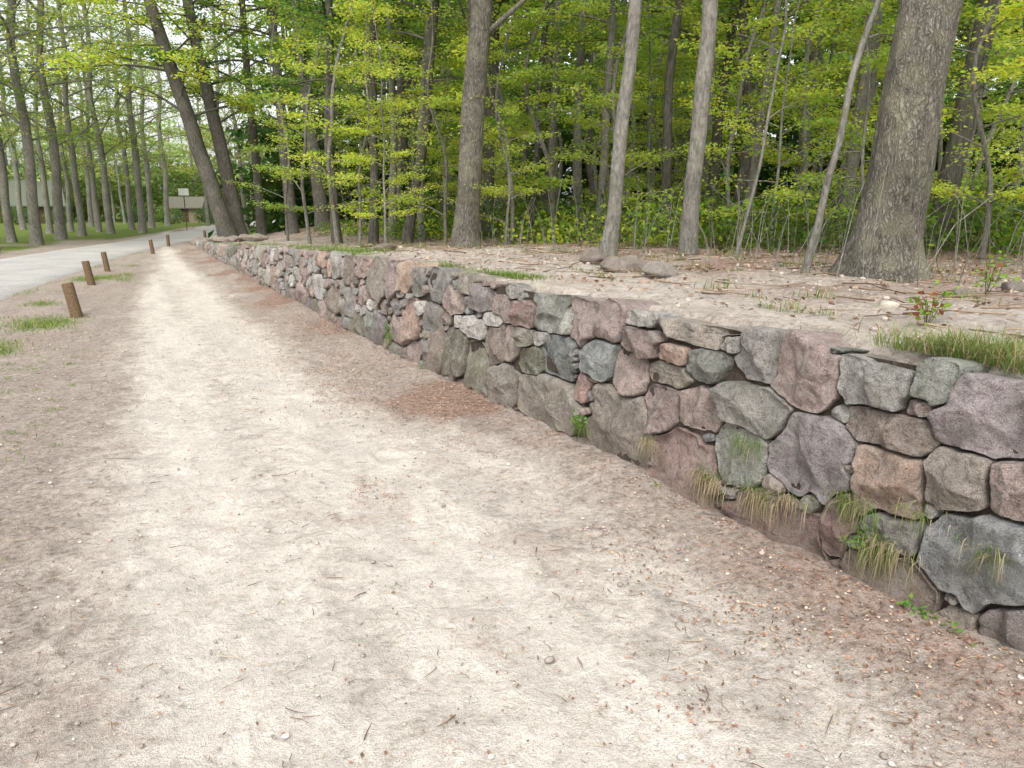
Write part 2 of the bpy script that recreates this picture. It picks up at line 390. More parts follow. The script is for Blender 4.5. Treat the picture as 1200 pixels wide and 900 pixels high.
BR=(.33,.41,.08);MID=(.155,.245,.05);DK=(.09,.17,.035)
def make_tree(seed,H,r0,cs,nb,bl,nleaf,ls,lc,lean=(0,0),wig=.12,flare=.45,flh=.3,n=12,sub=5,elev=(5,40),bmin=.008,fork=None,k=26,rough=.08,spread=.20,pts=None,taper=.75,tilt=.45,vis=10.):
    r=np.random.default_rng(seed);a=Acc()
    t=np.linspace(0,1,k)**1.25;z=t*H-.25*(t==0)
    ph=r.uniform(0,9,2)
    if pts is None:
        x=lean[0]*z+wig*fbm(z*.35+ph[0],z*0,0,seed,2)*np.minimum(z,3)/2;y=lean[1]*z+wig*fbm(z*.35+ph[1],z*0,5,seed,2)*np.minimum(z,3)/2
    else:
        q=np.array(pts);x=np.interp(z,q[:,0],q[:,1]);y=np.interp(z,q[:,0],q[:,2])
        x=x+wig*.3*fbm(z*.9+ph[0],z*0,0,seed,2)*np.minimum(z,1);y=y+wig*.3*fbm(z*.9,z*0+3,0,seed,2)*np.minimum(z,1)
    rad=r0*(1-t)**taper*.95+r0*flare*np.exp(-np.maximum(z,0)/flh)+.006
    T=np.stack([x,y,z],-1);tube(a,T,rad,n,0,rough=rough,seed=seed)
    pos=[];sz=[]
    def at(h): return np.array([np.interp(h,z,x),np.interp(h,z,y),h]),np.interp(h,z,rad)
    if fork:
        for (fh,yaw,el,L,fr) in fork:
            o,ro=at(fh);dv=np.array([math.cos(yaw)*math.cos(el),math.sin(yaw)*math.cos(el),math.sin(el)])
            s=np.linspace(0,1,9)[:,None];Pp=o+dv*s*L+np.array([0,0,.12])*L*s*s+.06*L*r.normal(0,.12,(9,3))*s
            tube(a,Pp,ro*fr*(1-s[:,0]*.8),8,0)
    for i in range(nb):
        h=H*(cs+(.97-cs)*(i+r.uniform(0,1))/nb);o,ro=at(h)
        yaw=i*2.4+r.uniform(-.6,.6);el=math.radians(r.uniform(*elev))
        L=bl*r.uniform(.55,1.1)*(1-.65*((h/H-cs)/(1-cs+1e-6))**1.5)
        dv=np.array([math.cos(yaw)*math.cos(el),math.sin(yaw)*math.cos(el),math.sin(el)])
        s=np.linspace(0,1,7)[:,None]
        side=np.array([-math.sin(yaw),math.cos(yaw),0])*r.uniform(-.25,.25)
        Pp=o+dv*s*L+side*s*s*L-np.array([0,0,.22*L])*s*s+.05*L*np.cumsum(r.normal(0,.25,(7,3)),0)*s
        rb=max(bmin,min(ro*.45,.012*L+.003))
        tube(a,Pp,rb*(1-.85*s[:,0]),5,0)
        segs=[(Pp[2],Pp[-1])];hi=h>vis
        for j in range(2 if hi else sub):
            q=r.uniform(.25,.95);f=q*6;i0=int(f);i0=min(i0,5);p0=Pp[i0]+(Pp[i0+1]-Pp[i0])*(f-i0)
            y2=yaw+(-1)**j*r.uniform(.5,1.2);L2=L*r.uniform(.25,.5)*(1.15-q*.6)
            p1=p0+np.array([math.cos(y2)*L2,math.sin(y2)*L2,r.uniform(-.08,.2)*L2])
            tube(a,[p0,(p0+p1)/2+r.normal(0,.03,3)*L2,p1],[rb*.35,rb*.25,.002],3,0)
            segs.append((p0,p1))
        if nleaf:
            nl=int(nleaf/nb*(.5+L/bl)*(.22 if hi else 1)*(r.uniform(.25,1.55)))
            w=np.array([np.linalg.norm(b-c) for b,c in segs]);w/=w.sum()
            ci=r.choice(len(segs),nl,p=w);A0=np.array([g[0] for g in segs])[ci];B0=np.array([g[1] for g in segs])[ci]
            u=r.uniform(.05,1.08,nl)[:,None];cl=r.normal(0,1,(nl,3))*np.array([spread,spread,spread*.28])
            pos.append(A0+(B0-A0)*u+cl);sz.append(np.full(nl,ls*(1.7 if hi else 1)))
    if pos:
        pos=np.vstack(pos)
        leaves(a,pos,np.concatenate(sz),leafcol(r,len(pos),lc),1,r,tilt)
    return a
def TM(name,mats,**kw): return make_tree(**kw).mesh(name,mats)
mb=[M_bark,M_leaf];md=[M_barkd,M_leafd]
mature=[TM('beech_mesh',md,seed=11+i,H=15+i,r0=.12+.02*i,cs=.20,nb=30,bl=3.4,nleaf=6500,ls=.12,lc=MID,lean=(.02*(i-1),.01),wig=.25,vis=8) for i in range(3)]
sap=[TM('sapling_mesh',mb,seed=31+i,H=5.5+1.2*i,r0=.028+.006*i,cs=.08,nb=24,bl=1.9,nleaf=4200,ls=.075,lc=BR,lean=(.03*(i-1),.02),wig=.35,n=7,flare=.2,spread=.16) for i in range(4)]
pole=[TM('pole_mesh',[M_bark,M_leafd],seed=51+i,H=14,r0=.07+.015*i,cs=.3,nb=18,bl=2.2,nleaf=2600,ls=.12,lc=MID,lean=(.04*(i-1),.02*i),wig=.35,n=8,vis=8) for i in range(3)]
road=[TM('roadside_mesh',[M_bark,M_leaf],seed=71+i,H=19,r0=.15+.03*i,cs=.2,nb=34,bl=4.8,nleaf=4600,ls=.15,lc=(.29,.36,.10),lean=(-.03+.03*i,.0),wig=.16,n=10,spread=.34,elev=(15,55),vis=14) for i in range(3)]
def polar(az,d): return d*math.sin(az*D2R),d*math.cos(az*D2R)
def gz(x,y):
    d=x-float(Xw(y))-.12
    if d>.2 and y<YEND+16: return float(terr(np.array(d),np.array(y)))
    return 0.
def put(name,me,x,y,rz=None,sc=1,dz=-.04):
    return place(name,me,(x,y,gz(x,y)+dz),rng.uniform(0,6.28) if rz is None else rz,sc)
cr=np.array([math.cos(24*D2R),-math.sin(24*D2R)])
def lp(*zp): return [(z,l*cr[0],l*cr[1]) for z,l in zp]
def hero(name,x,y,mats,**kw):
    me=TM(name,mats,**kw);put(name,me,x,y,0)
hero('oak_tree',5.63,4.7,[M_oak,M_leaf],seed=101,H=19,r0=.262,cs=.42,nb=22,bl=5.5,nleaf=3000,ls=.12,lc=BR,flare=.8,flh=.24,n=64,k=90,rough=.15,vis=9,pts=lp((-1,0),(0,0),(1.2,.07),(3,.27),(8,.7),(20,1.4)))
hero('beech_tree',4.27,11.5,[M_oak,M_leaf],seed=102,H=16,r0=.20,cs=.33,nb=22,bl=4.0,nleaf=5000,ls=.1,lc=BR,flare=.45,n=28,k=60,rough=.14,vis=8,fork=[(3.6,2.4,1.1,5,.75),(3.2,-.6,.6,2.0,.3)],pts=lp((-1,0),(0,0),(2,.16),(3.6,.34),(8,.25),(17,.9)))
hero('beech_tree',4.9,8.1,[M_bark,M_leaf],seed=103,H=13,r0=.088,cs=.36,nb=18,bl=3.2,nleaf=4000,ls=.09,lc=BR,flare=.7,flh=.18,n=16,k=50,wig=.15,vis=8,pts=lp((-1,0),(0,0),(.6,.08),(1.6,.17),(3.3,.25),(13,.6)))
hero('beech_tree',5.9,7.8,[M_bark,M_leaf],seed=104,H=13,r0=.105,cs=.38,nb=18,bl=3.2,nleaf=4000,ls=.09,lc=BR,flare=.35,n=16,k=40,wig=.12,vis=8,pts=lp((-1,0),(0,0),(1.5,.06),(3.3,.1),(13,.3)))
hero('dead_sapling',5.2,5.15,[M_bark,M_leaf],seed=105,H=6.5,r0=.03,cs=.3,nb=6,bl=.9,nleaf=0,ls=.08,lc=BR,n=8,bmin=.004,k=40,flare=.2,wig=.3,pts=lp((-1,0),(0,0),(.5,.12),(.9,.17),(1.5,.3),(2.4,.42),(7,.6)))
hero('dead_sapling',5.9,6.9,[M_bark,M_leaf],seed=106,H=5,r0=.015,cs=.3,nb=6,bl=.9,nleaf=0,ls=.08,lc=BR,n=6,bmin=.003,k=30,flare=.2,wig=.3,pts=lp((-1,0),(0,0),(.7,.16),(1.6,.25),(2.5,.4),(6,.5)))
for az,d,r0,l1,l2,sd in ((16.0,15.5,.10,.5,.75,107),(17.2,17,.09,.05,.3,108),(13.6,17,.10,.1,.2,109),(15.0,19,.10,.15,.1,110),(25.5,16,.07,.12,.3,111),(27,20,.11,0,.1,112),(11,20,.12,-.1,.1,113),(30.5,15,.08,.1,.2,114),(35.5,14,.09,-.1,.1,115),(41,13,.07,.2,.4,116),(53.2,12,.15,.25,.5,117),(47.5,15,.11,.1,.2,118),(22.2,17,.13,.05,.2,119),(29,19,.12,-.1,0,126),(38.5,17,.12,.1,.3,127),(44.5,18,.13,0,.2,128)):
    x,y=polar(az,d)
    hero('beech_tree',x,y,md if sd%2 else [M_bark,M_leafd],seed=sd,H=15,r0=r0,cs=.22,nb=20,bl=3.2,nleaf=4600,ls=.095,lc=MID if sd%2 else BR,n=12,k=36,vis=7,pts=lp((-1,0),(0,0),(2.5,l1),(5,l2),(15,l2*1.6)))
for dx,dy,l,r0,sd in ((2.0,32.5,-2.3,.34,121),(2.5,33.4,-1.3,.31,122),(4.4,32,-.25,.24,123),(5.3,30,-.6,.28,124),(3.5,35,-.1,.2,125)):
    hero('beech_tree',dx,dy,md,seed=sd,H=20,r0=r0,cs=.22,nb=34,bl=5.0,nleaf=8000,ls=.15,lc=MID if sd>122 else BR,n=16,k=36,vis=11,pts=lp((-1,0),(0,0),(3,l*.33),(9,l),(20,l*1.4)))
r2=np.random.default_rng(5)
cnt=0
for i in range(900):
    az=r2.uniform(8,66);d=r2.uniform(14,44)
    x,y=polar(az,d)
    if x-Xw(y)<4 : continue
    if cnt>84: break
    ty=r2.random()
    if ty<.30: put('beech_tree',mature[r2.integers(3)],x,y,None,r2.uniform(.8,1.2))
    elif ty<.68: put('slender_beech_tree',pole[r2.integers(3)],x,y,None,r2.uniform(.8,1.2))
    else: put('beech_sapling',sap[r2.integers(4)],x,y,None,r2.uniform(.7,1.2))
    cnt+=1
for az,d,s in ((11,17,1.0),(12.6,15,.8),(14.5,13.5,.55),(23.5,12.5,.5),(19,15,.9),(24,13.5,.85),(27,14,1.0),(32,13,.8),(43,11.5,.75),(45,13,.9),(40,12.5,.8),(49,11,.6),(56,10,.7),(58,12,.9),(9,21,1.0),(7.5,26,1.),(61,9,.6),(55,14,1),(34,16,1),(46,16,1.1),(20.5,18,1.1)):
    x,y=polar(az,d);put('beech_sapling',sap[int(d*7)%4],x,y,None,s)
r3=np.random.default_rng(9)
for az,d in ((-9.5,44),(-8.2,40),(-6.8,47),(-5.6,52),(-4.6,60),(-3.9,56),(-2.6,66),(-1.4,72),(-.4,80),(-10.8,38),(-12,36),(-6.2,62),(3.6,52),(2.2,75),(-14,44),(-3.0,90),(4.8,62),(-8.8,70),(-7.4,58),(-5.0,78),(-2.0,56)):
    x,y=polar(az,d);put('roadside_tree',road[r3.integers(3)],x,y,r3.uniform(-.6,.6),r3.uniform(.85,1.25))
# ------------------------------------------------------------ distant forest mass
def distant(name,az0,az1,d0,d1,n,hmax,ls,lc,nt,per=120,mats=None,hp=.8,lo=.3):
    r=np.random.default_rng(int(az0*10)+int(d0)+900);a=Acc()
    nc=n//per
    az=r.uniform(az0,az1,nc);d=r.uniform(d0,d1,nc);h=r.uniform(lo,1,nc)**hp*hmax
    cx=np.sin(az*D2R)*d;cy=np.cos(az*D2R)*d
    idx=np.repeat(np.arange(nc),per);m=len(idx);g=r.normal(0,1,(m,3))*np.array([1.3,1.3,.45])
    pos=np.stack([cx[idx],cy[idx],h[idx]],-1)+g
    k=r.uniform(.5,1.4,nc)[idx]
    c=leafcol(r,m,lc)*k[:,None]
    pos[:,2]=np.maximum(pos[:,2],.2)
    leaves(a,pos,ls,c,1,r,.8)
    for i in range(nt):
        z=r.uniform(az0,az1);dd=r.uniform(d0,d1);x,y=polar(z,dd);L=r.uniform(-.06,.06,2);rr=r.uniform(.1,.28)
        t=np.linspace(0,hmax+2,7);tube(a,np.stack([x+L[0]*t,y+L[1]*t,t-.5],-1),rr*(1-t/(hmax+6)),7,0)
    a.obj(name,mats or [M_barkd,M_leafd])
distant('distant_forest',8,75,46,60,60000,17,.5,(.11,.175,.045),110)
distant('forest_thicket',6,75,40,58,55000,7,.5,(.06,.10,.03),30,hp=1.2,lo=0.02)
distant('distant_trees',-22,9,100,135,20000,12,.6,(.28,.35,.14),70,mats=[M_bark,M_leaf])
distant('distant_hedge',-24,9,104,140,42000,6.5,.6,(.15,.21,.08),10,mats=[M_bark,M_leaf],hp=1.,lo=0.0)
def under():
    r=np.random.default_rng(77);a=Acc();pos=[];cols=[]
    for i in range(420):
        az=r.uniform(9,66);d=r.uniform(10.5,28);x,y=polar(az,d)
        if x-Xw(y)<3.6: continue
        z=gz(x,y);hh=r.uniform(.15,.9);m=int(60+140*hh)
        g=r.normal(0,1,(m,3))*np.array([.4,.4,.0]);hz=r.uniform(.02,hh,m)
        pos.append(np.stack([x+g[:,0],y+g[:,1],z+hz],-1))
        base=np.array([(.10,.17,.03),(.16,.25,.04),(.28,.37,.05),(.07,.11,.03)][r.integers(4)])
        cols.append(leafcol(r,m,base))
        for k in range(4):
            q=r.normal(0,.25,2);tube(a,[[x+q[0]*.4,y+q[1]*.4,z-.05],[x+q[0],y+q[1],z+hh]],[.006,.002],3,0)
    for i in range(320):
        az=r.uniform(18,64);d=r.uniform(6.5,14);x,y=polar(az,d)
        if x-Xw(y)<2.6: continue
        z=gz(x,y);L=r.uniform(.3,1.2);q=r.normal(0,.35,2)*L
        tube(a,[[x,y,z-.03],[x+q[0]*.4,y+q[1]*.4,z+L*.6],[x+q[0],y+q[1],z+L]],[.006,.004,.002],4,0)
    leaves(a,np.vstack(pos),.095,np.vstack(cols),1,r,.7)
    a.obj('undergrowth',[M_bark,M_leafd])
under()
# ------------------------------------------------------------ litter, twigs, pebbles
def scatter():
    r=np.random.default_rng(3);a=Acc()
    n=190000;x=r.uniform(-3.5,3,n);y=1.0+r.uniform(0,1,n)**1.5*22
    dw=Xw(y)-x
    pat=lit_patch(x,y)+.6*fbm(x*5,y*5,0,18,3)
    band=1.0+.45*ss(4,8,y)
    p=.95*ss(band+.2,.1,dw+.3*pat)*np.clip(.08+1.4*pat,0.03,1)*(.32+.95*ss(3.5,6,y))+.3*ss(-.3,-1.2,x)*np.clip(.1+1.3*fbm(x*1.2,y*.7,0,6),0,1)+.018
    p+=.35*ss(.3,.06,dw)
    br=.5+1.3*fbm(x*7,y*7,0,19,3)
    for cx,cy,cr_,am in ((1.05,3.9,.20,.8),(.95,4.15,.13,.7),(.35,4.5,.09,.5),(1.75,2.7,.2,.55),(1.95,2.15,.25,.6),(.7,1.9,.08,.6),(1.3,6.4,.5,.9),(1.2,8,.6,.9),(1.5,7.2,.5,.8),(1.3,10,.5,.7),(1.35,1.6,.2,.5),(2.1,1.7,.2,.6)):
        p+=am*np.clip(br,0,2)*np.exp(-((x-cx)**2+(y-cy)**2*.6)/cr_**2)
    k=(dw>.02)&(r.random(n)<p);x,y=x[k],y[k];m=len(x)
    pal2=np.array([srgb(150,112,90),srgb(168,132,106),srgb(124,94,74),srgb(182,160,136),srgb(154,118,98),srgb(102,82,68)])
    c=pal2[r.integers(0,6,m)]
    leaves(a,np.stack([x,y,.006+gh(x,y)],-1),.0185,c,0,r,.4,.28)
    n=26000;d=.4+r.uniform(0,1,n)**1.2*9;y=r.uniform(-1,22,n);x=Xw(y)+.12+d
    k=r.random(n)<(.2+.65*ss(1.5,5,d+fbm(x,y,0,3)));x,y,d=x[k],y[k],d[k];m=len(x)
    pal3=np.array([srgb(134,112,94),srgb(156,136,116),srgb(112,92,77),srgb(172,155,136),srgb(134,102,83)])
    leaves(a,np.stack([x,y,terr(d,y)+.012],-1),.046,pal3[r.integers(0,5,m)],0,r,.5,.3)
    a.obj('fallen_leaves',[M_vc])
    a=Acc()
    for i in range(2200):
        if i<1650:
            x=r.uniform(-3,2.4);y=1+r.uniform(0,1)**1.4*10
            if Xw(y)-x<.12: continue
            if -.5<x<1.4 and r.random()<.5: continue
            z=.006+float(gh(x,y));L=r.uniform(.015,.09)
            if r.random()<.1: L*=2.4
        else:
            y=r.uniform(0,14);d=r.uniform(.8,5);x=float(Xw(y))+.12+d;z=float(terr(np.array(d),np.array(y)))+.02;L=r.uniform(.1,.5)
        th=r.uniform(0,6.28);dv=np.array([math.cos(th),math.sin(th),r.uniform(0,.08)])*L
        p=np.array([x,y,z]);b=np.array([-dv[1],dv[0],0])*r.uniform(-.2,.2)
        c=np.array([srgb(132,112,92),srgb(104,85,70),srgb(165,148,126)][r.integers(3)])
        rr=r.uniform(.001,.0028) if i<1650 else r.uniform(.003,.008)
        tube(a,[p,p+dv*.5+b,p+dv],[rr,rr*.8,rr*.4],4,0,c)
    a.obj('twigs',[M_vc])
    a=Acc()
    ph=(1+5**.5)/2
    ico=np.array([[-1,ph,0],[1,ph,0],[-1,-ph,0],[1,-ph,0],[0,-1,ph],[0,1,ph],[0,-1,-ph],[0,1,-ph],[ph,0,-1],[ph,0,1],[-ph,0,-1],[-ph,0,1]])/1.9
    fi=np.array([[0,11,5],[0,5,1],[0,1,7],[0,7,10],[0,10,11],[1,5,9],[5,11,4],[11,10,2],[10,7,6],[7,1,8],[3,9,4],[3,4,2],[3,2,6],[3,6,8],[3,8,9],[4,9,5],[2,4,11],[6,2,10],[8,6,7],[9,8,1]])
    def stones(x,y,z,s,cols):
        m=len(x);v=ico[None]*(1+r.normal(0,.12,(m,12,1)))*s[:,None,None]*np.array([1,1,.6]);v[:,:,1]*=r.uniform(.7,1.2,m)[:,None]
        th=r.uniform(0,6,m);c_,s_=np.cos(th)[:,None],np.sin(th)[:,None]
        V=np.stack([v[:,:,0]*c_-v[:,:,1]*s_,v[:,:,0]*s_+v[:,:,1]*c_,v[:,:,2]],-1)+np.stack([x,y,z+s*.2],-1)[:,None]
        a.add(V.reshape(-1,3),(fi[None]+12*np.arange(m)[:,None,None]).reshape(-1,3),0,np.repeat(cols[r.integers(0,len(cols),m)],12,0))
    n=11000;x=r.uniform(-3,2.5,n);y=.9+r.uniform(0,1,n)**1.6*12;dw=Xw(y)-x
    k=(dw>.05)&((x<-.4)|(x>1.2)|(r.random(n)<.5));x,y=x[k],y[k]
    stones(x,y,.002+gh(x,y),np.minimum(.022,.0024+r.exponential(.0022,len(x))),np.array([srgb(200,191,180),srgb(172,162,152),srgb(180,162,150),srgb(146,137,129)]))
    n=1300;y=r.uniform(-.5,16,n);d=r.uniform(.25,4,n)
    stones(Xw(y)+.12+d,y,terr(d,y),np.minimum(.07,.006+r.exponential(.008,n)),np.array([srgb(175,166,152),srgb(160,150,140),srgb(150,130,118)]))
    a.obj('pebbles',[M_vc])
scatter()
# ------------------------------------------------------------ grass
def blades(acc,r,pos,h,lean,cols,w=.0035,mat=0,out=None,droop=False):
    n=len(pos);th=r.uniform(0,6.28,n);dv=np.stack([np.cos(th),np.sin(th),0*th],-1)
    if out is not None: dv=dv*.9+np.array(out)
    sd=np.stack([-dv[:,1],dv[:,0],0*th],-1)*w
    H=(h*r.uniform(.3,1.3,n))[:,None];le=(lean*r.uniform(.3,1.3,n))[:,None]
    up=np.array([0,0,1.])
    if droop:
        p=lambda t: pos+dv*H*.42*le*(t-.35*t*t)+up*H*(.45*t-1.25*t*t)
    else:
        p=lambda t: pos+dv*H*le*t*t+up*H*(t-(le*.5)*t*t)
    m1,m2,tp=p(.45),p(.8),p(1.08)
    V=np.stack([pos-sd,pos+sd,m1+sd*.8,m1-sd*.8,m2+sd*.5,m2-sd*.5,tp],1).reshape(-1,3)
    b=np.arange(n)[:,None]*7
    acc.add(V,[np.hstack([b,b+1,b+2,b+3]),np.hstack([b+3,b+2,b+4,b+5]),np.hstack([b+5,b+4,b+6])],mat,np.repeat(cols,7,0))
GG=np.array([.14,.21,.05]);DRY=np.array([.40,.33,.21])
def grass():
    r=np.random.default_rng(21);a=Acc()
    n=90000;x=r.uniform(-3.2,-.7,n);y=3+r.uniform(0,1,n)**1.1*30
    k=r.random(n)<np.clip(2.0*(fbm(x*.9,y*.5,0,12)-.25),0,1)*ss(4,10,y)*ss(-.85,-1.2,x)
    for cx,cy,q in GSPOT:
        k|=r.random(n)<(1.3+fbm(x*4,y*3,0,70))*np.exp(-((x-cx)**2+(y-cy)**2*.3)/q**2)-.15
    k&=np.abs(x-road_c(y))>1.75
    x,y=x[k],y[k];m=len(x)
    c=leafcol(r,m,GG*1.15,.3);dr=r.random(m)<.12;c[dr]=DRY
    blades(a,r,np.stack([x,y,0*x],-1),.065,.8,c,.004)
    for i in range(80):
        x=r.uniform(-2.6,-.9);y=r.uniform(2.2,10);m=25
        pp=np.stack([x+r.normal(0,.03,m),y+r.normal(0,.03,m),np.zeros(m)],-1);blades(a,r,pp,.03,.8,leafcol(r,m,GG),.002)
    a.obj('verge_grass',[M_grass])
    a=Acc()
    def tuft(d,y,n,h,sp,dry,w=.003):
        dd=d+np.abs(r.normal(0,sp,n)) if sp<.2 else d+r.normal(0,sp,n);yy=y+r.normal(0,sp*1.4,n)
        dd=np.maximum(dd,.05)
        c=leafcol(r,n,GG,.3);k=r.random(n)<dry;c[k]=DRY*r.uniform(.7,1.2,(k.sum(),1))
        blades(a,r,np.stack([Xw(yy)+.12+dd,yy,terr(np.maximum(dd,.25),yy)-.0],-1),h,1.0,c,w)
    tuft(.15,1.95,1300,.12,.13,.35,.002);tuft(.2,1.6,1500,.13,.19,.4,.002);tuft(.5,1.1,1500,.14,.2,.4);tuft(.4,.6,1500,.14,.3,.4);tuft(.3,-.6,1500,.14,.3,.4)
    tuft(.3,6.2,900,.07,.16,.05);tuft(.35,11.2,1300,.1,.3,.05);tuft(.3,7.6,250,.06,.12,.1);tuft(.4,14,900,.1,.4,.05);tuft(.3,20,900,.1,.6,.05);tuft(.3,26,900,.1,.8,.05)
    for i in range(140):
        tuft(r.uniform(.6,6),r.uniform(0,16),35,r.uniform(.05,.14),.06,.4)
    a.obj('terrace_grass',[M_grass])
    a=Acc()
    for s,z,n,h,dry in ((3.45,.28,90,.12,.95),(2.95,.22,230,.15,.93),(2.62,.24,220,.15,.9),(2.45,.28,90,.13,.8),(2.75,.48,110,.11,.15),(2.12,.38,180,.12,.3),(1.95,.26,200,.14,.8),(1.85,.45,60,.11,.4),(4.15,.2,110,.10,.1),(2.0,.2,70,.1,.3),(8.0,.25,140,.16,.0),(1.2,.3,120,.13,.6),(.5,.5,90,.15,.5),(1.55,.4,60,.11,.7)):
        p=np.stack([Xw(s)+.12*z-.03+r.normal(0,.012,n),s+r.normal(0,.06,n),z+r.normal(0,.016,n)],-1)
        c=leafcol(r,n,GG,.3);k=r.random(n)<dry;c[k]=DRY*r.uniform(.6,1.15,(k.sum(),1))
        blades(a,r,p,h,1.3,c,.0012,0,out=(-.6,0,0),droop=True)
        m=n//4;blades(a,r,p[:m],h*.6,.9,leafcol(r,m,GG,.3),.0012,0,out=(-.5,0,0))
    for s,z,n in ((4.15,.2,60),(1.75,.03,70),(2.05,.22,50),(3.3,.02,20),(8,.3,40),(6.9,.05,30),(1.6,.02,30)):
        p=np.stack([Xw(s)+.12*z-.05+r.normal(0,.02,n),s+r.normal(0,.04,n),z+np.abs(r.normal(0,.035,n))],-1)
        leaves(a,p,.024,leafcol(r,n,(.14,.25,.05)),0,r,.8)
    a.obj('wall_weeds',[M_grass])
    for (d,y,h,red) in ((.9,2.6,.2,.35),(.8,1.9,.3,.1),(1.5,2.2,.35,.2),(2.2,2.6,.5,.1),(1.0,1.4,.35,.2),(2.6,3.4,.3,.2),(3,2.2,.8,.05),(3.3,1.8,1.1,.0),(3.8,2.8,.9,0)):
        a=Acc();x=float(Xw(y))+.12+d;z=gz(x,y)
        for k in range(6):
            e=np.array([r.normal(0,.12),r.normal(0,.12),h*r.uniform(.6,1)])
            tube(a,[[0,0,-.03],e*.5+[0,0,.04],e],[.003,.0025,.001],4,0,(.12,.1,.06,1))
            m=14;t=r.uniform(.3,1.05,m)[:,None];c=leafcol(r,m,(.17,.27,.05));kk=r.random(m)<red;c[kk]=(.26,.10,.06)
            leaves(a,e*t+r.normal(0,.03,(m,3)),.042,c,1,r,.5)
        a.obj('bramble_seedling',[M_vc,M_grass],(x,y,z))
grass()
# ------------------------------------------------------------ boulders
def boulder(name,x,y,sx,sy,sz,col,rz=0,z=None):
    nu,nv=30,44;th=np.linspace(.001,math.pi-.001,nu)[:,None];ph=np.linspace(0,2*math.pi,nv,endpoint=False)[None]
    X=np.sin(th)*np.cos(ph);Y=np.sin(th)*np.sin(ph);Z=np.cos(th)+0*ph
    rr=np.random.default_rng(int(abs(x*100)+abs(y*37)));k=np.full(X.shape,1.25)
    for q in range(12):
        nn=rr.normal(0,1,3);nn/=np.linalg.norm(nn);dt=X*nn[0]+Y*nn[1]+Z*nn[2]
        k=np.minimum(k,np.where(dt>.2,rr.uniform(.75,1.0)/np.maximum(dt,.2),9))
    sd=x*7+y*3;k=k*(1+.10*fbm(X*2+sd,Y*2,Z*2,3)+.05*fbm(X*6+sd,Y*6,Z*6,8))
    V=np.stack([X*k*sx/2,Y*k*sy/2,Z*k*sz/2],-1).reshape(-1,3)
    a=Acc();a.add(V,gridfaces(nu,nv,True),0,srgb(*col))
    o=a.obj(name,[M_stone],(x,y,(gz(x,y) if z is None else z)+sz*.28));o.rotation_euler=(0,0,rz);return o
boulder('flat_boulder',4.02,6.35,.5,.4,.18,(176,166,154),.3)
boulder('flat_boulder',3.95,6.75,.3,.25,.2,(165,153,143),1.3)
boulder('flat_boulder',3.95,5.6,.34,.26,.16,(196,190,180),.9)
boulder('flat_boulder',4.5,6.9,.22,.16,.12,(186,180,170),.2)
boulder('flat_boulder',4.9,3.4,.3,.2,.1,(175,168,158),.2)
boulder('flat_boulder',5.6,3.5,.25,.18,.1,(175,168,158),.8)
boulder('flat_boulder',3.0,11.7,.4,.3,.12,(150,140,125),.8)
boulder('boulder',-6.3,33,.75,.6,.6,(185,175,160),.4,0)
for k in range(7): boulder('boulder',1.3+.28*k,30.5-.5*(k%3),.6,.5,.3,(160,152,140),k*.9)
boulder('boulder',.9,35.5,.8,.8,.5,(165,155,145),.5,0)
# ------------------------------------------------------------ posts
def post(x,y,h,lx,ly,r=.07):
    a=Acc();n=18;zz=np.array([-.3,0,.15,.3,h-.03,h-.008,h]);rad=np.array([1,1,.97,.95,.95,.93,.86])*r
    P0=np.stack([lx*zz,ly*zz,zz],-1);tube(a,P0,rad,n,0,srgb(104,86,66),rough=.07,seed=int(x*10))
    th=np.linspace(0,6.2832,n,endpoint=False);c=P0[-1];rim=np.stack([c[0]+.8*r*np.cos(th),c[1]+.8*r*np.sin(th),np.full(n,c[2]+.001)],-1)
    j=np.arange(n);a.add(np.vstack([rim,c+[0,0,.004]]),np.stack([j,(j+1)%n,np.full(n,n)],-1),0,srgb(170,145,112))
    a.obj('wooden_post',[M_wood],(x,y,0))
post(-1.46,12.8,.52,-.15,.1,.085);post(-1.76,18.5,.5,-.12,0,.08);post(-1.7,22.2,.5,-.1,.05);post(-.8,30.4,.5,-.08,0);post(-.3,36,.5,0,0);post(1.4,42,.5,0,0);post(2.4,48,.5,0,0)
